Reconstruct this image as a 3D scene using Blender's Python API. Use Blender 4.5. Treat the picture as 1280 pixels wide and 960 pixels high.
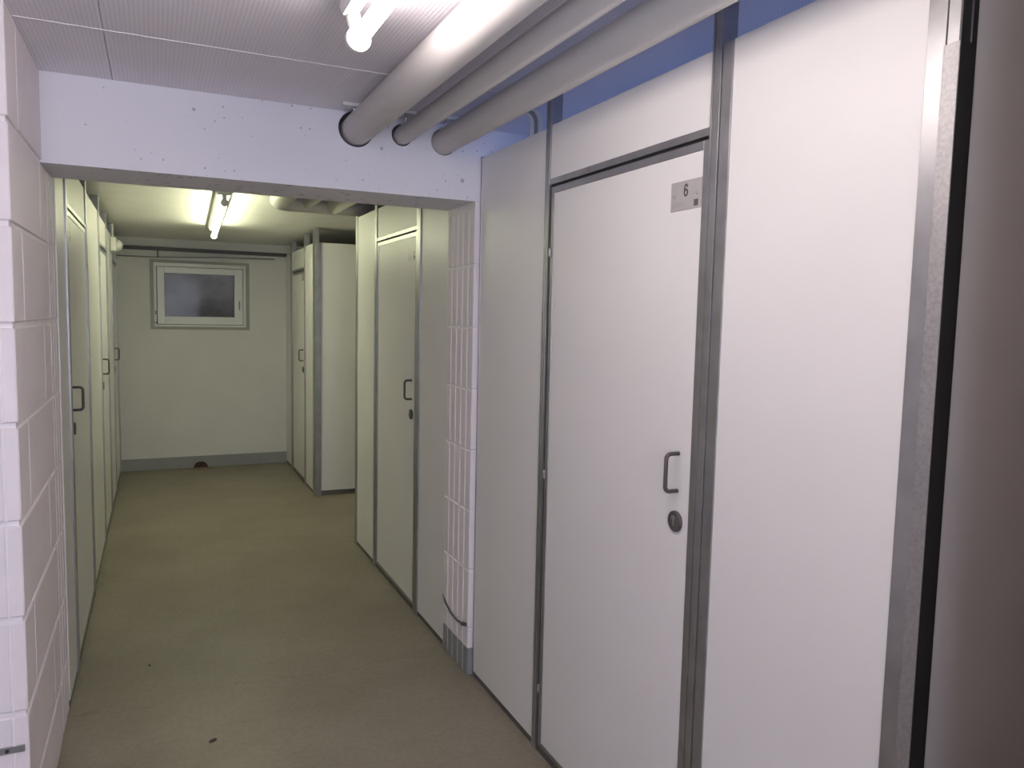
import bpy, bmesh, math, random
from mathutils import Vector, Matrix

for o in list(bpy.data.objects):
    bpy.data.objects.remove(o)
random.seed(7)
S = bpy.context.scene
C = S.collection
U = 1.55                      # all plan numbers below are in eye heights; U turns them into metres

# ------------------------------------------------------------------ camera, world, exposure
cam_d = bpy.data.cameras.new('camera')
cam = bpy.data.objects.new('camera', cam_d)
C.objects.link(cam)
S.camera = cam
cam_d.sensor_width = 36.0
cam_d.lens = 954.0 / 1280 * 36
cam_d.clip_start = 0.02
yaw, pitch, roll = (math.radians(a) for a in (25.02, 5.06, 1.26))
fwd = Vector((math.sin(yaw) * math.cos(pitch), math.cos(yaw) * math.cos(pitch), -math.sin(pitch)))
r0 = Vector((math.cos(yaw), -math.sin(yaw), 0))
u0 = r0.cross(fwd)
rt = r0 * math.cos(roll) + u0 * math.sin(roll)
up = u0 * math.cos(roll) - r0 * math.sin(roll)
mw = Matrix((rt, up, -fwd)).transposed().to_4x4()
mw.translation = Vector((0, 0, U))
cam.matrix_world = mw

W = bpy.data.worlds.new('dusk_sky')
S.world = W
W.use_nodes = True
W.node_tree.nodes['Background'].inputs[0].default_value = (0.70, 0.725, 0.90, 1)
W.node_tree.nodes['Background'].inputs[1].default_value = 11.5

S.view_settings.view_transform = 'Standard'
S.view_settings.look = 'None'
S.view_settings.exposure = 0.15
S.view_settings.gamma = 1.0
S.view_settings.use_curve_mapping = False

TUBE_FRONT = ((1.0, 0.885, 0.85), 32.5)
TUBE_BACK = ((0.98, 1.0, 0.64), 35.5)


# ------------------------------------------------------------------ materials
def mat(name, col, rough=0.5, metal=0.0, var=0.0, vscale=6.0, bump=0.0, bscale=200.0, spec=0.5):
    m = bpy.data.materials.new(name)
    m.use_nodes = True
    nt = m.node_tree
    b = nt.nodes['Principled BSDF']
    b.inputs['Base Color'].default_value = (*col, 1)
    b.inputs['Roughness'].default_value = rough
    b.inputs['Metallic'].default_value = metal
    b.inputs['Specular IOR Level'].default_value = spec
    tc = nt.nodes.new('ShaderNodeTexCoord')
    if var > 0:
        n = nt.nodes.new('ShaderNodeTexNoise')
        n.inputs['Scale'].default_value = vscale
        n.inputs['Detail'].default_value = 5
        nt.links.new(tc.outputs['Object'], n.inputs['Vector'])
        r = nt.nodes.new('ShaderNodeValToRGB')
        r.color_ramp.elements[0].position = 0.3
        r.color_ramp.elements[1].position = 0.7
        r.color_ramp.elements[0].color = (*[c * (1 - var) for c in col], 1)
        r.color_ramp.elements[1].color = (*[min(1, c * (1 + var)) for c in col], 1)
        nt.links.new(n.outputs['Fac'], r.inputs['Fac'])
        nt.links.new(r.outputs['Color'], b.inputs['Base Color'])
    if bump > 0:
        n2 = nt.nodes.new('ShaderNodeTexNoise')
        n2.inputs['Scale'].default_value = bscale
        n2.inputs['Detail'].default_value = 3
        nt.links.new(tc.outputs['Object'], n2.inputs['Vector'])
        bp = nt.nodes.new('ShaderNodeBump')
        bp.inputs['Strength'].default_value = bump
        bp.inputs['Distance'].default_value = 0.002
        nt.links.new(n2.outputs['Fac'], bp.inputs['Height'])
        nt.links.new(bp.outputs['Normal'], b.inputs['Normal'])
    return m


def emis(name, col, strength):
    m = bpy.data.materials.new(name)
    m.use_nodes = True
    b = m.node_tree.nodes['Principled BSDF']
    b.inputs['Base Color'].default_value = (0.8, 0.8, 0.8, 1)
    b.inputs['Emission Color'].default_value = (*col, 1)
    b.inputs['Emission Strength'].default_value = strength
    return m


def node(nt, kind, **kw):
    n = nt.nodes.new(kind)
    for k, v in kw.items():
        setattr(n, k, v)
    return n


M = {}
M['panel'] = mat('white_laminate', (0.77, 0.755, 0.745), 0.38, var=0.012, vscale=3, bump=0.03, bscale=350, spec=0.4)
M['steel'] = mat('galvanised_steel', (0.37, 0.37, 0.375), 0.36, 0.85, var=0.10, vscale=14, bump=0.03, bscale=90)
M['steel_brushed'] = mat('scuffed_steel_sleeve', (0.40, 0.39, 0.39), 0.5, 0.85, var=0.12, vscale=150, bump=0.2, bscale=400)
M['dark_steel_and_shade'] = mat('dark_steel_and_shade', (0.07, 0.07, 0.07), 0.5, 0.6, var=0.1)  # real steel on rail and screw, shade on the corner post side
M['dark_rail'] = mat('dull_floor_rail', (0.13, 0.125, 0.12), 0.55, 0.4, var=0.15, vscale=10)
M['gap'] = mat('gap_shade', (0.03, 0.03, 0.032), 0.8)  # near-black colour for the shade inside door gaps
M['handle'] = mat('anthracite_plastic', (0.075, 0.066, 0.064), 0.42)
M['plate'] = mat('anodised_plate', (0.46, 0.44, 0.435), 0.42, 0.25, var=0.03, vscale=40)
M['ink'] = mat('engraved_ink', (0.09, 0.08, 0.08), 0.6)
M['ink_faint'] = mat('faint_print', (0.36, 0.34, 0.35), 0.6)
M['screw'] = mat('bright_screw', (0.75, 0.75, 0.75), 0.2, 1.0)
M['block'] = mat('painted_block', (0.82, 0.765, 0.78), 0.6, var=0.03, vscale=5, bump=0.25, bscale=160)
M['mortar'] = mat('painted_mortar', (0.86, 0.82, 0.83), 0.6, var=0.04, vscale=25, bump=0.6, bscale=120)
M['wall'] = mat('painted_wall', (0.66, 0.645, 0.63), 0.7, var=0.03, vscale=3, bump=0.25, bscale=120)
M['base_paint'] = mat('grey_plinth_paint', (0.27, 0.275, 0.275), 0.55, var=0.06, vscale=9)
M['pipe'] = mat('grey_pipe_jacket', (0.56, 0.54, 0.52), 0.55, var=0.02, vscale=4)
M['white_plastic'] = mat('white_plastic', (0.74, 0.735, 0.70), 0.38)
M['white_metal'] = mat('white_enamel', (0.72, 0.72, 0.72), 0.35)
M['upvc'] = mat('white_window_frame', (0.68, 0.68, 0.66), 0.35)
M['gasket'] = mat('grey_sealant', (0.33, 0.33, 0.31), 0.6, var=0.05)
M['timber'] = mat('added_flank_brown', (0.20, 0.13, 0.085), 0.6, var=0.15, vscale=8)  # only on the added flank, for a dim warm bounce
M['cable'] = mat('dark_cable', (0.06, 0.055, 0.055), 0.5)
M['cable_grey'] = mat('grey_cable', (0.28, 0.28, 0.28), 0.5)
M['rust'] = mat('rusty_brown', (0.06, 0.032, 0.022), 0.8, var=0.3, vscale=40)
M['leaf'] = mat('dry_leaf', (0.045, 0.035, 0.025), 0.9)
M['shaft'] = mat('shaft_concrete', (0.22, 0.195, 0.16), 0.85, var=0.35, vscale=5)
M['ceil_back'] = mat('painted_concrete_ceiling', (0.78, 0.77, 0.75), 0.7, var=0.03, vscale=6, bump=0.15, bscale=80)
M['tube_front'] = emis('tube_glow_neutral', *TUBE_FRONT)
M['tube_back'] = emis('tube_glow_greenish', *TUBE_BACK)

# lintel paint with blow holes
m = mat('painted_lintel', (0.68, 0.665, 0.70), 0.6, bump=0.2, bscale=120)
nt = m.node_tree
b = nt.nodes['Principled BSDF']
tc = node(nt, 'ShaderNodeTexCoord')
vo = node(nt, 'ShaderNodeTexVoronoi')
vo.inputs['Scale'].default_value = 30
lt = node(nt, 'ShaderNodeMath', operation='LESS_THAN')
mu = node(nt, 'ShaderNodeMath', operation='MULTIPLY')
mu.inputs[1].default_value = 0.46
po = node(nt, 'ShaderNodeMath', operation='POWER')
po.inputs[1].default_value = 2.0
nt.links.new(tc.outputs['Object'], vo.inputs['Vector'])
nt.links.new(vo.outputs['Color'], po.inputs[0])
nt.links.new(po.outputs[0], mu.inputs[0])
nt.links.new(vo.outputs['Distance'], lt.inputs[0])
nt.links.new(mu.outputs[0], lt.inputs[1])
mx = node(nt, 'ShaderNodeMix', data_type='RGBA')
mx.inputs['A'].default_value = (0.77, 0.76, 0.81, 1)
mx.inputs['B'].default_value = (0.46, 0.45, 0.48, 1)
nt.links.new(lt.outputs[0], mx.inputs['Factor'])
nt.links.new(mx.outputs['Result'], b.inputs['Base Color'])
M['lintel'] = m

# ceiling boards: fine waffle relief about 1 cm apart
m = mat('waffle_ceiling_board', (0.60, 0.58, 0.635), 0.75)
nt = m.node_tree
b = nt.nodes['Principled BSDF']
tc = node(nt, 'ShaderNodeTexCoord')
wx = node(nt, 'ShaderNodeTexWave', wave_type='BANDS', bands_direction='X')
wy = node(nt, 'ShaderNodeTexWave', wave_type='BANDS', bands_direction='Y')
for w in (wx, wy):
    w.inputs['Scale'].default_value = 28.0
    nt.links.new(tc.outputs['Object'], w.inputs['Vector'])
ad = node(nt, 'ShaderNodeMath', operation='MULTIPLY')
nt.links.new(wx.outputs['Fac'], ad.inputs[0])
nt.links.new(wy.outputs['Fac'], ad.inputs[1])
mx = node(nt, 'ShaderNodeMix', data_type='RGBA')
mx.inputs['A'].default_value = (0.86, 0.83, 0.88, 1)
mx.inputs['B'].default_value = (0.70, 0.675, 0.745, 1)
nt.links.new(ad.outputs[0], mx.inputs['Factor'])
nt.links.new(mx.outputs['Result'], b.inputs['Base Color'])
bp = node(nt, 'ShaderNodeBump', invert=True)
bp.inputs['Strength'].default_value = 0.3
bp.inputs['Distance'].default_value = 0.003
nt.links.new(ad.outputs[0], bp.inputs['Height'])
nt.links.new(bp.outputs['Normal'], b.inputs['Normal'])
M['ceil_front'] = m

# floor: worn grey-olive screed paint, a few hairline cracks, scuffs and a rust run by the drain
m = mat('screed_floor', (0.2, 0.19, 0.16), 0.5)
nt = m.node_tree
b = nt.nodes['Principled BSDF']
tc = node(nt, 'ShaderNodeTexCoord')
n1 = node(nt, 'ShaderNodeTexNoise')
n1.inputs['Scale'].default_value = 1.6
n1.inputs['Detail'].default_value = 8
n1.inputs['Roughness'].default_value = 0.62
n2 = node(nt, 'ShaderNodeTexNoise')
n2.inputs['Scale'].default_value = 45
n2.inputs['Detail'].default_value = 4
for n in (n1, n2):
    nt.links.new(tc.outputs['Object'], n.inputs['Vector'])
r1 = node(nt, 'ShaderNodeValToRGB')
r1.color_ramp.elements[0].position = 0.32
r1.color_ramp.elements[1].position = 0.68
r1.color_ramp.elements[0].color = (0.210, 0.182, 0.138, 1)
r1.color_ramp.elements[1].color = (0.275, 0.244, 0.192, 1)
nt.links.new(n1.outputs['Fac'], r1.inputs['Fac'])
r2 = node(nt, 'ShaderNodeValToRGB')
r2.color_ramp.elements[0].position = 0.25
r2.color_ramp.elements[1].position = 0.6
r2.color_ramp.elements[0].color = (0.88, 0.875, 0.86, 1)
r2.color_ramp.elements[1].color = (1.04, 1.04, 1.03, 1)
nt.links.new(n2.outputs['Fac'], r2.inputs['Fac'])
mm = node(nt, 'ShaderNodeMix', data_type='RGBA', blend_type='MULTIPLY')
mm.inputs['Factor'].default_value = 1
nt.links.new(r1.outputs['Color'], mm.inputs['A'])
nt.links.new(r2.outputs['Color'], mm.inputs['B'])
# hairline cracks: warped voronoi edges
n3 = node(nt, 'ShaderNodeTexNoise')
n3.inputs['Scale'].default_value = 2.2
n3.inputs['Detail'].default_value = 6
nt.links.new(tc.outputs['Object'], n3.inputs['Vector'])
va = node(nt, 'ShaderNodeVectorMath', operation='MULTIPLY_ADD')
va.inputs[1].default_value = (0.5, 0.5, 0)
nt.links.new(n3.outputs['Color'], va.inputs[0])
nt.links.new(tc.outputs['Object'], va.inputs[2])
v3 = node(nt, 'ShaderNodeTexVoronoi', feature='DISTANCE_TO_EDGE')
v3.inputs['Scale'].default_value = 0.5
nt.links.new(va.outputs[0], v3.inputs['Vector'])
lc = node(nt, 'ShaderNodeMath', operation='LESS_THAN')
lc.inputs[1].default_value = 0.0016
nt.links.new(v3.outputs['Distance'], lc.inputs[0])
mk = node(nt, 'ShaderNodeMath', operation='MULTIPLY')
mk.inputs[1].default_value = 0.22
nt.links.new(lc.outputs[0], mk.inputs[0])
m3 = node(nt, 'ShaderNodeMix', data_type='RGBA')
m3.inputs['B'].default_value = (0.06, 0.052, 0.045, 1)
nt.links.new(mk.outputs[0], m3.inputs['Factor'])
nt.links.new(mm.outputs['Result'], m3.inputs['A'])
# rust run in front of the drain
ds = node(nt, 'ShaderNodeVectorMath', operation='DISTANCE')
ds.inputs[1].default_value = (0.242 * U, 5.15 * U, 0)
nt.links.new(tc.outputs['Object'], ds.inputs[0])
mr = node(nt, 'ShaderNodeMapRange')
mr.inputs['From Min'].default_value = 0.04
mr.inputs['From Max'].default_value = 0.16
mr.inputs['To Min'].default_value = 0.55
mr.inputs['To Max'].default_value = 0.0
nt.links.new(ds.outputs['Value'], mr.inputs['Value'])
m4 = node(nt, 'ShaderNodeMix', data_type='RGBA')
m4.inputs['B'].default_value = (0.20, 0.085, 0.035, 1)
nt.links.new(mr.outputs['Result'], m4.inputs['Factor'])
nt.links.new(m3.outputs['Result'], m4.inputs['A'])
nt.links.new(m4.outputs['Result'], b.inputs['Base Color'])
bp = node(nt, 'ShaderNodeBump')
bp.inputs['Strength'].default_value = 0.04
bp.inputs['Distance'].default_value = 0.002
nt.links.new(n2.outputs['Fac'], bp.inputs['Height'])
nt.links.new(bp.outputs['Normal'], b.inputs['Normal'])
b.inputs['Roughness'].default_value = 0.42
b.inputs['Specular IOR Level'].default_value = 0.35
M['floor'] = m

# window glass
m = bpy.data.materials.new('window_glass')
m.use_nodes = True
b = m.node_tree.nodes['Principled BSDF']
b.inputs['Base Color'].default_value = (0.80, 0.85, 0.88, 1)
b.inputs['Transmission Weight'].default_value = 1.0
b.inputs['Roughness'].default_value = 0.06
b.inputs['IOR'].default_value = 1.13
M['glass'] = m

m = bpy.data.materials.new('added_blue_filter')  # filter in the added window, tints its fill light blue
m.use_nodes = True
nt = m.node_tree
tr_ = nt.nodes.new('ShaderNodeBsdfTransparent')
tr_.inputs['Color'].default_value = (0.66, 0.77, 1.0, 1)
nt.links.new(tr_.outputs[0], nt.nodes['Material Output'].inputs['Surface'])
M['blue_filter'] = m


# ------------------------------------------------------------------ mesh helpers (plan numbers times U)
def V(x, y, z):
    return Vector((x * U, y * U, z * U))


class MB:
    def __init__(self):
        self.v, self.f, self.sm = [], [], False

    def box(self, x0, x1, y0, y1, z0, z1):
        x0, x1 = sorted((x0, x1)); y0, y1 = sorted((y0, y1)); z0, z1 = sorted((z0, z1))
        n = len(self.v)
        self.v += [V(x, y, z) for z in (z0, z1) for y in (y0, y1) for x in (x0, x1)]
        self.f += [tuple(n + i for i in q) for q in ((0, 2, 3, 1), (4, 5, 7, 6), (0, 1, 5, 4), (2, 6, 7, 3), (0, 4, 6, 2), (1, 3, 7, 5))]
        return self

    def prism_z(self, pts, z0, z1):
        """closed outline in plan (x, y) pulled up from z0 to z1"""
        n = len(self.v); k = len(pts)
        self.v += [V(x, y, z0) for x, y in pts] + [V(x, y, z1) for x, y in pts]
        self.f += [tuple(range(n + k - 1, n - 1, -1)), tuple(range(n + k, n + 2 * k))]
        self.f += [(n + i, n + (i + 1) % k, n + k + (i + 1) % k, n + k + i) for i in range(k)]
        return self

    def prism_y(self, pts, y0, y1):
        n = len(self.v); k = len(pts)
        self.v += [V(x, y0, z) for x, z in pts] + [V(x, y1, z) for x, z in pts]
        self.f += [tuple(range(n, n + k)), tuple(range(n + 2 * k - 1, n + k - 1, -1))]
        self.f += [(n + i, n + k + i, n + k + (i + 1) % k, n + (i + 1) % k) for i in range(k)]
        return self

    def tube(self, path, rad, seg=20, cap=True):
        """round section along a polyline of plan points; rad one number or a list"""
        P = [V(*p) for p in path]
        R = [r * U for r in (rad if isinstance(rad, (list, tuple)) else [rad] * len(P))]
        n = len(self.v)
        prev = None
        for i, p in enumerate(P):
            if i == 0: t = P[1] - P[0]
            elif i == len(P) - 1: t = P[-1] - P[-2]
            else: t = (P[i + 1] - p).normalized() + (p - P[i - 1]).normalized()
            if t.length < 1e-9: t = P[-1] - P[0]
            t.normalize()
            if prev is None:
                a = Vector((0, 0, 1)) if abs(t.z) < 0.9 else Vector((1, 0, 0))
                x = a.cross(t).normalized()
            else:
                x = (prev - t * prev.dot(t)).normalized()
            prev = x
            y = t.cross(x)
            for k in range(seg):
                an = 2 * math.pi * k / seg
                self.v.append(p + (x * math.cos(an) + y * math.sin(an)) * R[i])
        for i in range(len(P) - 1):
            for k in range(seg):
                a0 = n + i * seg + k; a1 = n + i * seg + (k + 1) % seg
                self.f.append((a0, a1, a1 + seg, a0 + seg))
        if cap:
            self.f.append(tuple(n + k for k in range(seg - 1, -1, -1)))
            e = n + (len(P) - 1) * seg
            self.f.append(tuple(e + k for k in range(seg)))
        self.sm = True
        return self

    def mesh(self, name, origin=(0, 0, 0)):
        me = bpy.data.meshes.new(name)
        o = V(*origin)
        me.from_pydata([v - o for v in self.v], [], self.f)
        bm = bmesh.new(); bm.from_mesh(me)
        bmesh.ops.recalc_face_normals(bm, faces=bm.faces)
        bm.to_mesh(me); bm.free()
        if self.sm:
            for p in me.polygons:
                p.use_smooth = len(p.vertices) == 4
        return me

    def build(self, name, m, parent=None, bevel=0.0, origin=None):
        org = origin
        if org is None:
            org = (0, 0, 0)
        if parent is not None:
            w = parent_world(parent) / U
            me = self.mesh(name, tuple(w))
            loc = Vector((0, 0, 0))
        else:
            me = self.mesh(name, org)
            loc = V(*org)
        me.materials.append(M[m])
        o = bpy.data.objects.new(name, me)
        C.objects.link(o)
        o.location = loc
        if parent is not None:
            o.parent = parent
        if bevel:
            bv = o.modifiers.new('bevel', 'BEVEL')
            bv.width = bevel; bv.segments = 2; bv.limit_method = 'ANGLE'
            bv.harden_normals = False
        return o


def parent_world(p):
    v = Vector((0, 0, 0))
    while p is not None:
        v = v + p.location
        p = p.parent
    return v


def thing(name, label, cat, loc, group=None):
    o = bpy.data.objects.new(name, None)
    C.objects.link(o)
    o.location = V(*loc)
    o.empty_display_size = 0.1
    return tag(o, label, cat, group)


def tag(o, label, cat, group=None):
    o['label'] = label; o['category'] = cat
    if group: o['group'] = group
    return o


def struct(o, label, cat):
    o['kind'] = 'structure'; o['label'] = label; o['category'] = cat
    return o


def arc(c, r, a0, a1, n, f):
    return [f(c[0] + r * math.cos(a0 + (a1 - a0) * i / n), c[1] + r * math.sin(a0 + (a1 - a0) * i / n)) for i in range(n + 1)]


# ------------------------------------------------------------------ plan
XL = -0.212        # face of the left masonry and the left compartments
XR = 0.783         # face of the front right compartment
XC = 0.768         # reveal of the right pier
XB = 0.773         # face of the back right compartments
YB0, YB1 = 1.90, 2.11   # lintel / partition wall
YE = 5.18          # end wall
ZC = 1.487         # front ceiling
ZL = 1.300         # underside of the lintel
X0, X1, Y0 = -1.35, 2.0, -0.90    # outer shell


def zc_back(y):
    return 1.489 - 0.0205 * (y - 2.1)


# ------------------------------------------------------------------ shell
struct(MB().box(X0, X1, Y0, YE + 0.1, -0.08, 0).build('floor', 'floor'), 'worn grey-olive screed floor running down the cellar corridor', 'floor')

ceil = MB().box(X0, X1, Y0, YB0 + 0.02, ZC + 0.012, ZC + 0.10).build('ceiling', 'ceil_back')
struct(ceil, 'boarded ceiling over the near part of the corridor', 'ceiling')
ys = [Y0, -0.41, -0.01, 0.78, 1.572, YB0]
xs = [X0, -0.884, -0.076, 0.73, 1.536, X1]
for i in range(5):
    for j in range(5):
        MB().box(xs[i] + 0.0006, xs[i + 1] - 0.0006, ys[j] + 0.0016, ys[j + 1] - 0.0016, ZC, ZC + 0.0125).build('ceiling_panel', 'ceil_front', ceil)

for yj in ys[1:-1]:
    MB().box(X0 + 0.002, X1 - 0.002, yj - 0.0018, yj + 0.0018, ZC - 0.0010, ZC + 0.0010).build('joint_strip', 'mortar', ceil)

mb = MB()
za, zb = zc_back(YB1), zc_back(YE + 0.1)
mb.v += [V(x, y, z + d) for d in (0, 0.1) for (y, z) in ((YB1, za), (YE + 0.1, zb)) for x in (X0, X1)]
mb.f += [(0, 2, 3, 1), (4, 5, 7, 6), (0, 1, 5, 4), (2, 6, 7, 3), (0, 4, 6, 2), (1, 3, 7, 5)]
struct(mb.build('ceiling', 'ceil_back'), 'smooth painted concrete ceiling beyond the lintel', 'ceiling')

struct(MB().box(X0 - 0.1, X0, Y0, YE + 0.1, 0, 1.6).build('wall_left', 'wall'), 'plain white cellar wall behind the left compartments', 'wall')
# right outer wall with an unseen window added to throw blue light into compartment 6
QY0, QY1, QZ0, QZ1 = 0.75, 1.80, 1.13, 1.36
mb = MB().box(X1, X1 + 0.1, Y0, QY0, 0, 1.6).box(X1, X1 + 0.1, QY1, YE + 0.1, 0, 1.6)
mb.box(X1, X1 + 0.1, QY0, QY1, 0, QZ0).box(X1, X1 + 0.1, QY0, QY1, QZ1, 1.6)
struct(mb.build('wall_right', 'wall'), 'plain white cellar wall behind the right compartments', 'wall')
w2 = bpy.data.objects.new('window_added_fill', None)
C.objects.link(w2); w2.location = V(X1, 1.275, QZ0)
struct(w2, 'added unseen window throwing blue fill light above compartment 6', 'window')
mb = MB()
for a, c in ((QY0, QY0 + 0.04), (1.255, 1.295), (QY1 - 0.04, QY1)):
    mb.box(X1 + 0.03, X1 + 0.06, a, c, QZ0, QZ1)
mb.box(X1 + 0.03, X1 + 0.06, QY0, QY1, QZ0, QZ0 + 0.04).box(X1 + 0.03, X1 + 0.06, QY0, QY1, QZ1 - 0.04, QZ1)
mb.build('window_frame', 'upvc', w2)
MB().box(X1 + 0.042, X1 + 0.046, QY0 + 0.01, QY1 - 0.01, QZ0 + 0.01, QZ1 - 0.01).build('pane', 'blue_filter', w2)  # coloured filter across the added window
# near end: unseen door added for fill daylight, flank added to shade the corner
DX0, DX1, DZ0, DZ1 = -0.52, 0.57, 0.66, 1.42
mb = MB().box(X0, DX0, Y0 - 0.1, Y0, 0, 1.6).box(DX1, X1, Y0 - 0.1, Y0, 0, 1.6).box(DX0, DX1, Y0 - 0.1, Y0, DZ1, 1.6)
struct(mb.build('wall_rear', 'wall'), 'plain white cellar wall around the added door opening', 'wall')
struct(MB().box(0.585, X1, Y0, 0.25, 0, ZC).build('wall_added_block', 'timber'), 'added unseen brown partition keeping light off the corner of compartment 6', 'wall')
d1 = bpy.data.objects.new('door_added_fill', None)
C.objects.link(d1); d1.location = V(0.025, Y0, 0)
struct(d1, 'added unseen half-open double door giving fill daylight from behind the camera', 'door')
mb = MB()
for a, c in ((DX0, DX0 + 0.05), (-0.015, 0.065), (DX1 - 0.05, DX1)):
    mb.box(a, c, Y0 - 0.06, Y0 - 0.03, 0, DZ1)
mb.box(DX0, DX1, Y0 - 0.06, Y0 - 0.03, 0, DZ0)
for a, c in ((DZ0, DZ0 + 0.03), (DZ1 - 0.05, DZ1)):
    mb.box(DX0, DX1, Y0 - 0.06, Y0 - 0.03, a, c)
mb.build('door_frame', 'upvc', d1)


def portal(loc, rot, sx, sy):
    pl = bpy.data.lights.new('daylight_portal', 'AREA')
    pl.shape = 'RECTANGLE'; pl.size = sx * U; pl.size_y = sy * U
    pl.cycles.is_portal = True
    o = bpy.data.objects.new('daylight_portal', pl)
    C.objects.link(o)
    o.location = V(*loc); o.rotation_euler = rot


portal((X1 + 0.10, (QY0 + QY1) / 2, (QZ0 + QZ1) / 2), (0, math.radians(90), 0), QZ1 - QZ0, QY1 - QY0)
portal((0.025, Y0 - 0.10, (DZ0 + DZ1) / 2), (math.radians(90), 0, 0), DX1 - DX0, DZ1 - DZ0)

# lintel with three pipe sleeves
PIPES = [(0.455, 1.4475, 0.0370), (0.570, 1.4465, 0.0222), (0.678, 1.4420, 0.0312)]
lint = MB().box(XL - 0.02, X1, YB0, YB1, ZL, ZC + 0.05).build('wall_lintel', 'lintel')
cut = []
for k, (px, pz, pr) in enumerate(PIPES):
    rr = pr + (0.006, 0.0045, 0.002)[k]
    c = MB().tube([(px - (0.004, 0.003, 0)[k], YB0 - 0.1, pz), (px - (0.004, 0.003, 0)[k], YB1 + 0.1, pz)], rr, 40).build('cutter', 'lintel')
    md = lint.modifiers.new('hole', 'BOOLEAN'); md.object = c; md.operation = 'DIFFERENCE'; md.solver = 'EXACT'
    cut.append(c)
bpy.context.view_layer.update()
me2 = bpy.data.meshes.new_from_object(lint.evaluated_get(bpy.context.evaluated_depsgraph_get()))
lint.modifiers.clear()
lint.data = me2
for p in me2.polygons: p.use_smooth = False
for c in cut: bpy.data.objects.remove(c)
struct(lint, 'white painted concrete lintel beam pierced by three pipes', 'lintel')

# end wall with window opening
WX0, WX1, WZ0, WZ1 = -0.022, 0.535, 0.880, 1.292
mb = MB()
mb.box(X0, WX0, YE, YE + 0.1, 0, 1.6).box(WX1, X1, YE, YE + 0.1, 0, 1.6)
mb.box(WX0, WX1, YE, YE + 0.1, 0, WZ0).box(WX0, WX1, YE, YE + 0.1, WZ1, 1.6)
struct(mb.build('wall_end', 'wall'), 'off-white plastered wall closing the far end of the corridor', 'wall')
struct(MB().box(XL - 0.05, 0.80, YE - 0.004, YE, 0, 0.073).build('baseboard_end', 'base_paint'), 'grey plinth band along the foot of the end wall', 'baseboard')

# block courses
COURSE = 0.1665
Z_J = [ZL - COURSE * k for k in range(8)]      # joint heights downwards from the lintel
G = 0.0046                                     # half joint
wl = MB().box(X0, XL - 0.004, 1.496, 2.126, 0, ZC + 0.03).build('wall_left', 'mortar')
struct(wl, 'white painted masonry pier of large blocks beside the opening', 'wall')
rows = [(ZL, ZC)] + [(Z_J[k + 1], Z_J[k]) for k in range(7)] + [(0, Z_J[7])]
_cache = {}


def block(name, parent, x0, x1, y0, y1, z0, z1, mname='block', bev=0.0035):
    """a block with its origin in its lower corner; alike blocks share mesh data"""
    key = (round(x1 - x0, 4), round(y1 - y0, 4), round(z1 - z0, 4), mname)
    if key not in _cache:
        me = MB().box(0, x1 - x0, 0, y1 - y0, 0, z1 - z0).mesh(name)
        me.materials.append(M[mname])
        bm = bmesh.new(); bm.from_mesh(me)
        bmesh.ops.bevel(bm, geom=bm.edges[:], offset=bev, segments=1, affect='EDGES')
        bm.to_mesh(me); bm.free()
        _cache[key] = me
    o = bpy.data.objects.new(name, _cache[key])
    C.objects.link(o)
    o.location = V(x0, y0, z0) - parent_world(parent)
    o.parent = parent
    return o


for i, (z0, z1) in enumerate(rows):
    jy = 1.602 if i % 2 == 0 else 1.855
    zz0, zz1 = z0 + (G if z0 > 0 else 0), z1 - (G if i else 0)
    yend = YB0 + 0.03
    block('block', wl, XL - 0.16, XL, 1.490, jy - G * 0.55, zz0, zz1)
    block('block', wl, XL - 0.16, XL, jy + G * 0.55, yend, zz0, zz1)
    # block ends with moulded ribs in the reveal
    if i:
        for k in range(4):
            ya = yend + 0.006 + k * 0.046
            block('block_rib', wl, XL - 0.05, XL - 0.001, ya, ya + 0.036, zz0, zz1)
    block('block_rib', wl, XL - 0.0245, XL - 0.0195, 1.4875, 1.4905, zz0, zz1, 'mortar', 0.0012)
    # left neighbours on the end face
    block('block', wl, XL - 0.50, XL - 0.163, 1.490, 1.62, zz0, zz1)

# right pier: ribbed block ends
wr = MB().box(XC + 0.0022, X1, YB0 + 0.004, YB1 - 0.004, 0.0, ZL).build('wall_right', 'mortar')
struct(wr, 'white painted masonry pier with ribbed block ends between right compartments', 'wall')
for i, (z0, z1) in enumerate(rows[1:]):
    zz0, zz1 = z0 + G * 0.6, z1 - G * 0.6
    if i == 0: zz1 = z1 - 0.02
    segs = [(zz0, zz1, 'block')]
    if z0 == 0:
        segs = [(0.0, 0.078, 'base_paint'), (0.078, zz1, 'block')]
    for a, c, mn in segs:
        for k in range(5):
            ya = YB0 + 0.001 + k * 0.0412
            block('block_rib', wr, XC, XC + 0.05, ya, ya + 0.0345, a, c, mn, 0.003)
        block('block', wr, XC + 0.051, XC + 0.30, YB0, YB0 + 0.06, a, c, mn)

# ------------------------------------------------------------------ window in the end wall
win = bpy.data.objects.new('window_1', None)
C.objects.link(win); win.location = V((WX0 + WX1) / 2, YE, WZ0)
struct(win, 'small white hopper window with dark pane high in the end wall', 'window')


def frame(mb, x0, x1, z0, z1, wl_, wr_, wt, wb, ya, yb):
    mb.box(x0, x0 + wl_, ya, yb, z0, z1).box(x1 - wr_, x1, ya, yb, z0, z1)
    mb.box(x0 + wl_, x1 - wr_, ya, yb, z1 - wt, z1).box(x0 + wl_, x1 - wr_, ya, yb, z0, z0 + wb)
    return mb


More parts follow.
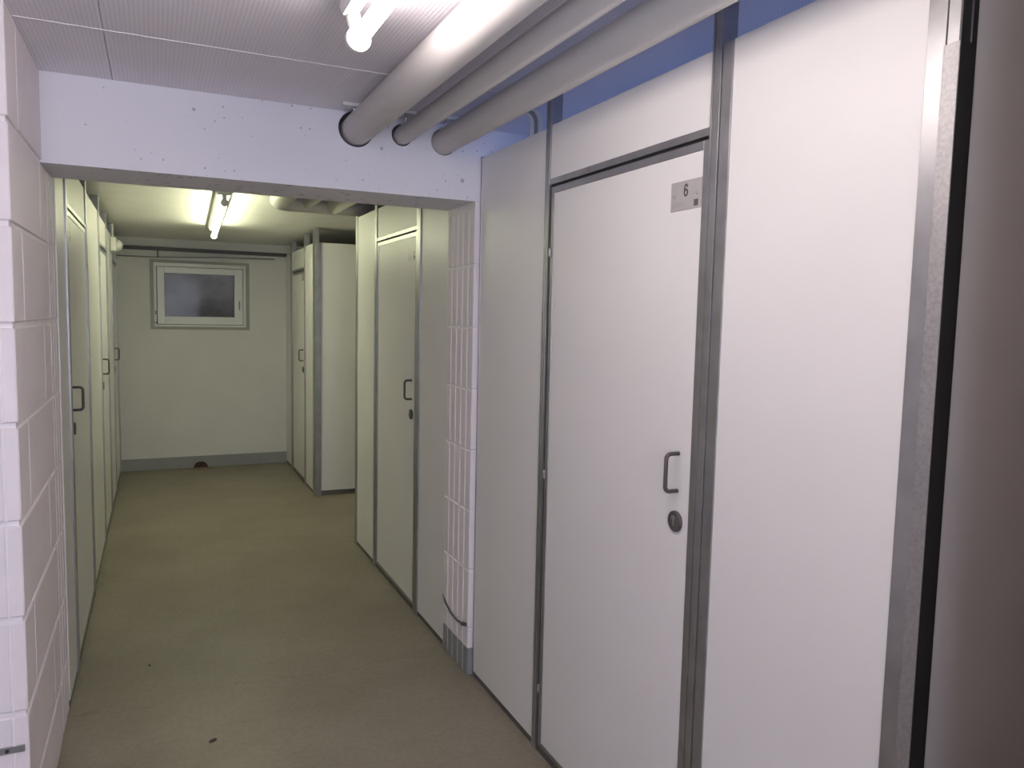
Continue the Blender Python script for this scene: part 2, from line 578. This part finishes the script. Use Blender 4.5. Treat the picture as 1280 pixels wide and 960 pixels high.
frame(MB(), WX0 - 0.010, WX1 + 0.010, WZ0 - 0.006, WZ1 + 0.008, 0.022, 0.022, 0.018, 0.018, YE - 0.003, YE + 0.03).build('sealant_border', 'gasket', win)
frame(MB(), WX0 + 0.010, WX1 - 0.012, WZ0 + 0.010, WZ1 - 0.010, 0.016, 0.016, 0.022, 0.014, YE - 0.002, YE + 0.05).build('window_frame', 'upvc', win, 0.002)
sash = frame(MB(), WX0 + 0.031, WX1 - 0.031, WZ0 + 0.027, WZ1 - 0.035, 0.040, 0.050, 0.038, 0.048, YE - 0.012, YE + 0.035).build('sash', 'upvc', win, 0.003)
MB().box(WX0 + 0.068, WX1 - 0.074, YE + 0.008, YE + 0.014, WZ0 + 0.066, WZ1 - 0.064).build('pane', 'glass', win)
h = MB().box(0.478, 0.487, YE - 0.020, YE - 0.012, 1.018, 1.058).box(0.4795, 0.4855, YE - 0.030, YE - 0.018, 1.000, 1.045)
h.build('handle', 'gasket', sash, 0.002)
for hz in (WZ0 + 0.03, WZ0 + 0.085):
    MB().tube([(WX0 + 0.02, YE - 0.008, hz), (WX0 + 0.02, YE - 0.008, hz + 0.022)], 0.005, 10).build('hinge', 'screw', sash)
# light shaft outside; unseen slats across its top added to cut the daylight
mb = MB()
mb.box(WX0 - 0.25, WX1 + 0.25, YE + 0.50, YE + 0.56, 0.70, 1.75).box(WX0 - 0.31, WX0 - 0.25, YE + 0.1, YE + 0.56, 0.70, 1.75)
mb.box(WX1 + 0.25, WX1 + 0.31, YE + 0.1, YE + 0.56, 0.70, 1.75).box(WX0 - 0.31, WX1 + 0.31, YE + 0.1, YE + 0.56, 0.64, 0.70)
for k in range(14):
    xa = WX0 - 0.25 + k * 0.076
    mb.box(xa, xa + 0.071, YE + 0.1, YE + 0.50, 1.72, 1.75)
struct(mb.build('wall_light_shaft', 'shaft'), 'grey concrete light shaft behind the window pane', 'light shaft')
# rail, cables and drain on the end wall
tag(MB().box(XL - 0.02, 0.775, YE - 0.022, YE, 1.352, 1.374).build('steel_rail', 'dark_steel_and_shade', origin=(0.28, YE, 1.352)), 'dark steel rail across the end wall above the window', 'rail')
tag(MB().tube([(XL, YE - 0.006, 1.312), (0.0, YE - 0.006, 1.312), (0.35, YE - 0.006, 1.327), (0.70, YE - 0.006, 1.334)], 0.004, 8).build('wall_cable', 'cable_grey', origin=(0.25, YE, 1.312)), 'thin grey cable strung across end wall above window', 'cable')
tag(MB().tube([(0.015, YE - 0.013, 1.354), (0.015, YE - 0.013, 1.312)], 0.0035, 8).build('cable_drop', 'cable', origin=(0.015, YE, 1.31)), 'short dark cable drop from the steel rail to the grey cable', 'cable')
dr = thing('drain_outlet', 'small dark rusty drain outlet at the foot of the end wall', 'drain', (0.242, YE - 0.004, 0.0))
ringp = [(0.242 + 0.042 * math.cos(a), 0.038 * math.sin(a)) for a in [math.pi * i / 16 for i in range(17)]]
inner = [(0.242 + 0.034 * math.cos(a), 0.031 * math.sin(a)) for a in [math.pi * (16 - i) / 16 for i in range(17)]]
MB().prism_y(ringp + inner, YE - 0.016, YE - 0.004).build('rim', 'rust', dr)
MB().prism_y([(0.242 + 0.034 * math.cos(a), 0.031 * math.sin(a)) for a in [math.pi * i / 16 for i in range(17)]], YE - 0.009, YE - 0.0045).build('grating', 'rust', dr)

# ------------------------------------------------------------------ storage compartments
mm_ = 0.001 / U      # one millimetre


def post_mesh(s, X, y0, y1, z0, z1, grooves):
    """rolled steel post: a stepped outline with narrow grooves, front towards s"""
    front = X + s * 7 * mm_
    low = X + s * 1.5 * mm_
    back = X - s * 38 * mm_
    pts = [(back, y0), (front, y0)]
    for gy in grooves:
        a = 1.4 * mm_
        pts += [(front, gy - a), (low, gy - a), (low, gy + a), (front, gy + a)]
    pts += [(front, y1), (back, y1)]
    return MB().prism_z(pts, z0, z1)


def digit_six(height, name):
    """a round sans-serif 6 drawn as a flat stroke, base at y = 0, centred on x = 0"""
    h, w, t = height, height * 0.54, height * 0.155
    cx, cy, rx, ry = 0.0, h * 0.315, w / 2 - t / 2, h * 0.315 - t / 2
    bowl = [(cx + rx * math.cos(a), cy + ry * math.sin(a)) for a in [2 * math.pi * k / 28 for k in range(29)]]
    ux, uy = w / 2 - t / 2, h * 0.5 - t / 2
    top = [(ux * math.cos(a), h * 0.5 + uy * math.sin(a)) for a in [math.radians(32 + (188 - 32) * k / 20) for k in range(21)]] + [(-rx, cy)]
    mb = MB()
    for line in (bowl, top):
        n = len(mb.v)
        for k, p in enumerate(line):
            a = Vector(line[max(0, k - 1)]); c = Vector(line[min(len(line) - 1, k + 1)])
            if line is bowl and k in (0, len(line) - 1):
                a, c = Vector(line[-2]), Vector(line[1])
            d = (c - a).normalized(); nx, ny = -d.y * t / 2, d.x * t / 2
            for q in ((p[0] + nx, p[1] + ny, 0), (p[0] - nx, p[1] - ny, 0), (p[0] - nx, p[1] - ny, 0.0005), (p[0] + nx, p[1] + ny, 0.0005)):
                mb.v.append(Vector(q))
            if k:
                b0 = n + 4 * (k - 1)
                mb.f += [(b0 + e, b0 + (e + 1) % 4, b0 + 4 + (e + 1) % 4, b0 + 4 + e) for e in range(4)]
        mb.f += [(n, n + 1, n + 2, n + 3), (len(mb.v) - 1, len(mb.v) - 2, len(mb.v) - 3, len(mb.v) - 4)]
    me = mb.mesh(name)
    me.materials.append(M['ink'])
    return me


def door_unit(root, s, X, y0, y1, ztop, near_handle, plate=True, digit=None, detail=1):
    """door leaf between y0 and y1; the handle sits by y0 (near the camera) or by y1"""
    zb_ = 0.022
    st = 0.0148
    d = MB().box(X - s * 20 * mm_, X, y0 + 0.003, y1 - 0.003, zb_, ztop).build('door', 'panel', root)
    fr = MB()
    f0, f1 = X - s * 22 * mm_, X + s * 3 * mm_
    fr.box(f0, f1, y0 + 0.0012, y0 + st, zb_ - 0.004, ztop)
    fr.box(f0, f1, y1 - st, y1 - 0.0012, zb_ - 0.004, ztop)
    fr.box(f0, f1, y0 + st, y1 - st, ztop - 0.0135, ztop)
    fr.box(f0, f1, y0 + st, y1 - st, zb_ - 0.004, zb_ + 0.006)
    fr.build('door_frame', 'steel', d, 0.0008)
    hy = y0 + 0.048 if near_handle else y1 - 0.048
    o = X + s * 0.0250
    z0, z1, r = 0.7165, 0.7795, 0.009
    path = [(X - s * 0.002, hy, z1)]
    path += arc((0, 0), r, 0, math.pi / 2, 5, lambda a, b: (o - s * r + s * b, hy, z1 - r + a))
    path += arc((0, 0), r, 0, math.pi / 2, 5, lambda a, b: (o - s * r + s * a, hy, z0 + r - b))
    path += [(X - s * 0.002, hy, z0)]
    MB().tube(path, 0.0036, 12).build('handle', 'handle', d)
    MB().tube([(X, hy, 0.665), (X + s * 0.004, hy, 0.665), (X + s * 0.0055, hy, 0.665)], [0.0175, 0.0175, 0.0155], 28).build('lock_escutcheon', 'handle', d)
    if detail:
        MB().box(X + s * 0.005, X + s * 0.0068, hy - 0.0018, hy + 0.0018, 0.656, 0.673).tube([(X + s * 0.005, hy, 0.671), (X + s * 0.0075, hy, 0.671)], 0.0042, 14).build('lock_cylinder', 'steel', d)
    hing = y1 - 0.0005 if near_handle else y0 + 0.0005
    for hz in (0.152, 0.650, 1.140):
        MB().tube([(X + s * 0.003, hing, hz - 0.010), (X + s * 0.003, hing, hz - 0.007), (X + s * 0.003, hing, hz + 0.007), (X + s * 0.003, hing, hz + 0.010)], [0.0022, 0.0030, 0.0030, 0.0022], 10).build('hinge', 'steel_brushed', d)
    if plate:
        p0, p1 = (y0 + st + 0.001, y0 + st + 0.080) if near_handle else (y1 - st - 0.080, y1 - st - 0.001)
        q0, q1 = 1.1785, 1.2255
        fx = X + s * 0.0016
        MB().box(X, fx, p0, p1, q0, q1).build('number_plate', 'plate', d, 0.0004)
        # reading direction: to the right when one faces the door
        def at(uu, vv):      # uu from the left edge 0..1, vv from the bottom 0..1
            return (p1 - uu * (p1 - p0) if s < 0 else p0 + uu * (p1 - p0)), q0 + vv * (q1 - q0)
        for uu, vv in ((0.115, 0.50), (0.865, 0.50)):
            yy, zz = at(uu, vv)
            MB().tube([(fx, yy, zz), (fx + s * 0.0009, yy, zz), (fx + s * 0.0014, yy, zz)], [0.0026, 0.0024, 0.0012], 12).build('plate_screw', 'screw', d)
        ya, za_ = at(0.77, 0.08); yb, zb2 = at(0.90, 0.30)
        MB().box(fx - s * 0.0003, fx + s * 0.0003, ya, yb, za_, zb2).build('plate_emblem', 'ink', d)
        for k, (ua, ub, vb) in enumerate(((0.06, 0.40, 0.255), (0.06, 0.47, 0.195), (0.06, 0.34, 0.135))):
            ya, za_ = at(ua, vb); yb, zb2 = at(ub, vb + 0.022)
            MB().box(fx - s * 0.0003, fx + s * 0.0003, ya, yb, za_, zb2).build('plate_print', 'ink_faint', d)
        if digit:
            yy, zz = at(0.50, 0.445)
            me = digit_six(0.0208 * U, 'plate_digit')
            t = bpy.data.objects.new('plate_digit', me)
            C.objects.link(t)
            t.parent = d
            w = parent_world(d)
            mt = Matrix(((0, 0, s), (s, 0, 0), (0, 1, 0))).to_4x4()
            mt = Matrix.Translation(V(fx + s * 0.0001, yy, zz) - w) @ mt @ Matrix.Diagonal((1.0, 1, 1, 1))
            t.matrix_local = mt
    return d


def panel(root, s, X, y0, y1, ztop, zbot=0.0155, rail=True):
    MB().box(X - s * 20 * mm_, X, y0, y1, zbot, ztop).build('panel', 'panel', root)
    if rail:
        MB().box(X - s * 30 * mm_, X - s * 1 * mm_, y0, y1, 0.0, 0.0135).build('bottom_rail', 'dark_rail', root, 0.001)


def header(root, s, X, y0, y1, zt, ztop):
    """transom panel over a door with its steel head rail and a dark strip for the shade in the gap below"""
    MB().box(X - s * 20 * mm_, X, y0, y1, zt + 0.0185, ztop).build('transom_panel', 'panel', root)
    MB().box(X - s * 30 * mm_, X + s * 5 * mm_, y0, y1, zt + 0.0055, zt + 0.0185).build('head_rail', 'steel', root, 0.001)
    MB().box(X - s * 30 * mm_, X - s * 6 * mm_, y0, y1, zt - 0.001, zt + 0.0055).build('door_gap_shade', 'gap', root)  # strip standing for the shade in the gap over the door
    MB().box(X - s * 30 * mm_, X + s * 1 * mm_, y0, y1, 0.0, 0.0165).build('threshold_rail', 'dark_rail', root, 0.001)


# -- front right compartment, number 6
R6 = thing('storage_compartment', 'white cellar compartment whose door carries number plate 6', 'storage unit', (XR, 1.22, 0), 'cellar storage compartments')
s = -1
MB().box(XR - 1.5 * mm_, XR + 30 * mm_, 1.8915, 1.8985, 0, 1.415).build('edge_trim', 'steel', R6, 0.0008)
panel(R6, s, XR, 1.5185, 1.8915, 1.411)
post_mesh(s, XR, 1.5005, 1.5190, 0, ZC, [1.5100]).build('post', 'steel', R6, 0.0006)
MB().box(XR + 2 * mm_, XR + 30 * mm_, 1.4900, 1.5005, 0, 1.30).build('hinge_gap_shade', 'gap', R6)  # strip standing for the shade in the hinge gap
ZT6 = 1.2800
door_unit(R6, s, XR, 0.9690, 1.4930, ZT6, True, True, '6')
header(R6, s, XR, 0.9690, 1.5005, ZT6, 1.413)
post_mesh(s, XR, 0.9478, 0.9690, 0, ZC, [0.9640]).build('post', 'steel', R6, 0.0006)
MB().box(XR - 4 * mm_, XR + 30 * mm_, 0.9245, 0.9466, 0, 1.415).build('edge_trim', 'steel', R6, 0.0008)
panel(R6, s, XR, 0.6040, 0.9245, 1.416)
# corner
MB().box(XR - 4 * mm_, XR + 25 * mm_, 0.5822, 0.6040, 0, 1.416).build('edge_trim', 'steel', R6, 0.0008)
post_mesh(s, XR, 0.5640, 0.5808, 0, ZC, [0.5790]).build('post', 'steel', R6, 0.0006)
MB().box(XR - 9 * mm_, XR + 20 * mm_, 0.5622, 0.5812, 0, 1.302).build('post_sleeve', 'steel_brushed', R6, 0.0008)
MB().box(XR - 8 * mm_, XR + 0.0135, 0.5615, 0.5640, 0, 1.45).build('post_side_shade', 'dark_steel_and_shade', R6)  # unlit side of the post, its shade put into the colour
MB().box(XR + 0.0135, XR + 0.0215, 0.5625, 0.5660, 0, 1.45).build('post_side_shade', 'dark_steel_and_shade', R6)  # second step of the strip painted dark for shade
MB().box(XR + 0.010, XR + 0.0112, 0.5605, 0.5620, 1.302, 1.45).build('corner_bead', 'steel', R6)
MB().box(XR + 0.0215, X1, 0.5640, 0.5770, 0.0155, 1.416).build('side_panel', 'panel', R6)
MB().box(XR + 0.0215, X1, 0.5620, 0.5790, 0.0, 0.0135).build('bottom_rail', 'dark_rail', R6, 0.001)

# -- back right compartment
RB = thing('storage_compartment', 'white cellar compartment just beyond the ribbed pier, door with small plate', 'storage unit', (XB, 2.66, 0), 'cellar storage compartments')
panel(RB, s, XB, 2.114, 2.3625, 1.397)
post_mesh(s, XB, 2.3625, 2.4020, 0, 1.47, [2.3740, 2.3900]).build('post', 'steel', RB, 0.0006)
door_unit(RB, s, XB, 2.4020, 2.8930, 1.268, True)
header(RB, s, XB, 2.4020, 2.8960, 1.268, 1.397)
post_mesh(s, XB, 2.8960, 2.9250, 0, 1.465, [2.9080]).build('post', 'steel', RB, 0.0006)
panel(RB, s, XB, 2.9250, 3.2100, 1.398)
MB().box(XB - 4 * mm_, XB + 30 * mm_, 3.2100, 3.2420, 0, 1.405).build('post', 'steel', RB, 0.0008)
MB().box(XB + 30 * mm_, X1, 3.2150, 3.2290, 0.0155, 1.398).build('side_panel', 'panel', RB)
MB().box(XB + 30 * mm_, X1, 3.2120, 3.2320, 0.0, 0.0135).build('bottom_rail', 'dark_rail', RB, 0.001)

# -- far right compartment, past the side aisle
RF = thing('storage_compartment', 'white cellar compartment by the end wall with steel corner post at the side aisle', 'storage unit', (XB, 4.68, 0), 'cellar storage compartments')
MB().box(XB - 4 * mm_, XB + 28 * mm_, 4.150, 4.225, 0, zc_back(4.2)).build('corner_post', 'steel', RF, 0.001)
MB().box(XB + 28 * mm_, XB + 0.030, 4.155, 4.180, 0, 1.37).build('edge_trim', 'steel', RF, 0.0008)
MB().box(XB + 0.030, X1, 4.162, 4.175, 0.026, 1.369).build('side_panel', 'panel', RF)
MB().box(XB + 0.020, X1, 4.158, 4.180, 0.0, 0.024).build('bottom_rail', 'dark_rail', RF, 0.001)
panel(RF, s, XB, 4.225, 4.450, 1.369)
post_mesh(s, XB, 4.450, 4.485, 0, zc_back(4.47), [4.468]).build('post', 'steel', RF, 0.0006)
door_unit(RF, s, XB, 4.485, 4.905, 1.235, True, detail=0)
header(RF, s, XB, 4.485, 4.908, 1.235, 1.366)
post_mesh(s, XB, 4.908, 4.960, 0, zc_back(4.93), [4.934]).build('post', 'steel', RF, 0.0006)
panel(RF, s, XB, 4.960, YE - 0.001, 1.364)

# -- left row: three compartments
s = 1
XLb = XL
LA = thing('storage_compartment', 'white cellar compartment right behind the left block pier, its door in shade', 'storage unit', (XLb, 2.8, 0), 'cellar storage compartments')
panel(LA, s, XLb, 2.127, 2.315, 1.395)
post_mesh(s, XLb, 2.315, 2.352, 0, zc_back(2.3), [2.334]).build('post', 'steel', LA, 0.0006)
door_unit(LA, s, XLb, 2.352, 2.950, 1.258, True, detail=0, plate=True)
header(LA, s, XLb, 2.352, 2.955, 1.258, 1.395)
post_mesh(s, XLb, 2.955, 2.990, 0, zc_back(2.97), [2.972]).build('post', 'steel', LA, 0.0006)
panel(LA, s, XLb, 2.990, 3.600, 1.393)
LB = thing('storage_compartment', 'white cellar compartment in the left row beneath the motion sensor lamp', 'storage unit', (XLb, 4.0, 0), 'cellar storage compartments')
post_mesh(s, XLb, 3.600, 3.640, 0, zc_back(3.62), [3.62]).build('post', 'steel', LB, 0.0006)
door_unit(LB, s, XLb, 3.640, 4.130, 1.255, True, detail=0)
header(LB, s, XLb, 3.640, 4.135, 1.255, 1.390)
post_mesh(s, XLb, 4.135, 4.170, 0, zc_back(4.15), [4.152]).build('post', 'steel', LB, 0.0006)
panel(LB, s, XLb, 4.170, 4.600, 1.385)
LC = thing('storage_compartment', 'white cellar compartment in the left row touching the end wall', 'storage unit', (XLb, 4.9, 0), 'cellar storage compartments')
post_mesh(s, XLb, 4.600, 4.640, 0, zc_back(4.62), [4.62]).build('post', 'steel', LC, 0.0006)
door_unit(LC, s, XLb, 4.640, 5.120, 1.245, True, detail=0)
header(LC, s, XLb, 4.640, 5.125, 1.245, 1.380)
post_mesh(s, XLb, 5.125, YE - 0.001, 0, zc_back(5.15), [5.15]).build('post', 'steel', LC, 0.0006)

# ------------------------------------------------------------------ pipes
labels = ['thick grey insulated pipe next to the tube lamp, bending right beyond the lintel',
          'thin grey insulated pipe between the two thicker pipes',
          'grey insulated pipe running above the fronts of compartment 6']
YT = 3.265
for k, (px, pz, pr) in enumerate(PIPES):
    t = thing('heating_pipe', labels[k], 'pipe', (px, YB0, pz), 'insulated pipes under the ceiling')
    zb_ = pz - 0.003
    if k == 0:
        br = 0.060
        path = [(px, Y0 + 0.01, pz), (px, YB0 - 0.02, pz), (px, YB1, pz), (px, YT - br, zb_)]
        path += arc((0, 0), br, 0, math.pi / 2, 8, lambda a, b: (px + br - a, YT - br + b, zb_))[1:]
        path += [(X1 - 0.005, YT, zb_)]
        MB().tube(path, pr, 40).build('pipe_jacket', 'pipe', t)
    else:
        MB().tube([(px, Y0 + 0.01, pz), (px, YB1, pz), (px, YT - 0.02, zb_)], pr, 36).build('pipe_jacket', 'pipe', t)
    # hanger by the lintel: rail under the ceiling, threaded rod, clamp band
    yh = YB0 - 0.075
    hg = MB().box(px - pr - 0.018, px + 0.006, yh - 0.010, yh + 0.010, ZC - 0.0075, ZC).build('hanger_rail', 'white_metal', t, 0.0008)
    MB().tube([(px - pr * 0.75, yh, ZC - 0.004), (px - pr * 0.62, yh, pz + pr * 0.55)], 0.0032, 10).build('hanger_rod', 'screw', hg)

# ------------------------------------------------------------------ tube lamps


def tube_lamp(label, xa, ya, xb, yb, zceil_a, zceil_b, drop, mat_t, hw=0.020, capr=0.0165, tr=0.0105, hoff=0.0):
    """batten from (xa, ya) to (xb, yb); the tube hangs drop below the ceiling"""
    t = thing('tube_lamp', label, 'lamp', ((xa + xb) / 2, (ya + yb) / 2, (zceil_a + zceil_b) / 2), 'fluorescent tube lamps')
    d = Vector((xb - xa, yb - ya, 0)); L = d.length; d.normalize()
    nx, ny = -d.y, d.x
    def pt(t_, off, dz):
        zc = zceil_a + (zceil_b - zceil_a) * t_
        return (xa + (xb - xa) * t_ + nx * off, ya + (yb - ya) * t_ + ny * off, zc + dz)
    prof = [(a + hoff, c) for a, c in [(-hw, 0), (-hw, -drop * 0.36), (-hw * 0.7, -drop * 0.52), (hw * 0.7, -drop * 0.52), (hw, -drop * 0.36), (hw, 0)]]
    e = 0.012 / L
    mb = MB(); k = len(prof)
    for t_ in (e, 1 - e):
        mb.v += [V(*pt(t_, a, c)) for a, c in prof]
    mb.f += [tuple(range(k)), tuple(range(2 * k - 1, k - 1, -1))] + [(i, k + i, k + (i + 1) % k, (i + 1) % k) for i in range(k)]
    hs = mb.build('housing', 'white_metal', t, 0.001)
    for t0, t1 in ((0, 0.018 / L), (1, 1 - 0.018 / L)):
        MB().tube([pt(t0, 0, -drop), pt(t0 * 0.8 + t1 * 0.2, 0, -drop), pt(t1, 0, -drop)], [capr * 0.86, capr, capr], 28).build('tube_cap', 'white_plastic', t)
        ta = t0 * 0.2 + t1 * 0.8
        p = pt(ta, hoff * 0.6, -drop * 0.5); q = pt(ta, 0, -drop)
        MB().tube([p, q], [capr * 0.62, capr * 0.55], 16).build('lamp_holder', 'white_plastic', t)
    MB().tube([pt(0.016 / L, 0, -drop), pt(1 - 0.016 / L, 0, -drop)], tr, 24).build('tube', mat_t, t)
    return t


tube_lamp('lit fluorescent tube lamp hung beside the thick grey pipe, before the lintel', 0.290, 0.08, 0.290, 1.222, ZC, ZC, 0.067, 'tube_front', 0.015, 0.0190, 0.0125, hoff=0.014)
tube_lamp('lit fluorescent tube lamp on the far ceiling beyond the lintel', 0.244, 3.14, 0.281, 4.33, zc_back(3.14), zc_back(4.33), 0.060, 'tube_back', 0.028, 0.0150, 0.0115)


# ------------------------------------------------------------------ motion sensor lamp and conduits on the left row
ms = thing('motion_sensor', 'white plastic motion sensor box fixed over the left compartments', 'sensor', (XLb, 4.56, 1.29))
MB().box(XLb + 0.001, XLb + 0.030, 4.50, 4.61, 1.292, 1.366).build('sensor_box', 'white_plastic', ms, 0.012)
MB().tube([(XLb + 0.022, 4.555, 1.328), (XLb + 0.040, 4.553, 1.323), (XLb + 0.056, 4.550, 1.318)], [0.034, 0.029, 0.018], 20).build('sensor_head', 'white_plastic', ms)
MB().tube([(XLb + 0.0555, 4.550, 1.318), (XLb + 0.0575, 4.550, 1.318)], [0.012, 0.011], 16).build('sensor_lens', 'cable_grey', ms)
tag(MB().tube([(XLb + 0.012, 4.56, 1.360), (XLb + 0.012, 4.56, zc_back(4.56))], 0.0055, 12).build('cable_conduit', 'white_plastic', origin=(XLb + 0.012, 4.56, 1.36)), 'white conduit dropping from the far ceiling to the motion sensor', 'conduit')
pth = [(XLb - 0.020, 3.20, 1.30), (XLb - 0.020, 3.20, 1.44)] + arc((0, 0), 0.022, 0, math.pi / 2, 5, lambda a, b: (XLb - 0.020 + 0.022 - a, 3.20, 1.44 + b))[1:] + [(XLb + 0.03, 3.20, 1.462)]
tag(MB().tube(pth, 0.006, 12).build('cable_conduit', 'white_plastic', origin=(XLb, 3.2, 1.3)), 'white conduit bending over the panel top of the left row', 'conduit')

# bundle of conduits going behind the panel of compartment 6 under the ceiling
for k in range(3):
    yy = 1.662 - 0.014 * k
    c0 = (0.813 + 0.004 * k, yy, 1.30)
    pts = [c0, (c0[0], yy, 1.452)] + arc((0, 0), 0.03, 0, math.pi / 2, 6, lambda a, b: (c0[0] - 0.03 + a, yy, 1.452 + b))[1:] + [(c0[0] - 0.06, yy, 1.482)]
    o = MB().tube(pts, 0.0046, 10).build('cable_conduit', ('white_plastic', 'cable_grey', 'white_plastic')[k], origin=c0)
    tag(o, ("white bent conduit behind panel top of compartment 6, closest to the ribbed pier", "grey bent cable between two white conduits above compartment 6", "white bent conduit above compartment 6, beside its steel hinge post")[k], "conduit", "conduits above compartment 6")

# ------------------------------------------------------------------ small things
cb = thing('loose_cable', 'short dark cable hanging across the ribbed pier near the floor', 'cable', (XC, 1.98, 0.14))
MB().tube([(XC + 0.004, 2.112, 0.160), (XC - 0.004, 2.075, 0.152), (XC - 0.005, 2.02, 0.137), (XC - 0.005, 1.97, 0.134), (XC - 0.005, 1.93, 0.140)], 0.0026, 10).build('cord', 'cable', cb)
MB().tube([(XC - 0.005, 1.935, 0.139), (XC - 0.005, 1.925, 0.141), (XC - 0.005, 1.905, 0.146)], [0.004, 0.006, 0.005], 12).build('plug', 'cable', cb)
cl = thing('wall_tie', 'grey steel strap screwed to the block pier end', 'bracket', (XL - 0.03, 1.488, 0.24))
MB().box(XL - 0.075, XL - 0.006, 1.4865, 1.4900, 0.234, 0.246).build('strap', 'steel', cl, 0.0006)
MB().tube([(XL - 0.032, 1.4868, 0.240), (XL - 0.032, 1.4845, 0.240)], 0.0032, 12).build('screw', 'dark_steel_and_shade', cl)
for k, (lx, ly, an) in enumerate(((0.103, 1.824, 0.6), (-0.034, 2.295, 1.9))):
    pts = [(lx + 0.010 * math.cos(a) * math.cos(an) - 0.005 * math.sin(a) * math.sin(an), ly + 0.010 * math.cos(a) * math.sin(an) + 0.005 * math.sin(a) * math.cos(an)) for a in [2 * math.pi * i / 9 for i in range(9)]]
    if k: pts = [((x - lx) * 0.55 + lx, (y - ly) * 0.55 + ly) for x, y in pts]
    o = MB().prism_z(pts, 0.0, 0.0022).build('leaf_scrap', 'leaf', origin=(lx, ly, 0))
    tag(o, ('dark crumpled leaf scrap lying on the floor before the opening', 'tiny dark crumb on the floor beside the first left compartment')[k], 'debris')
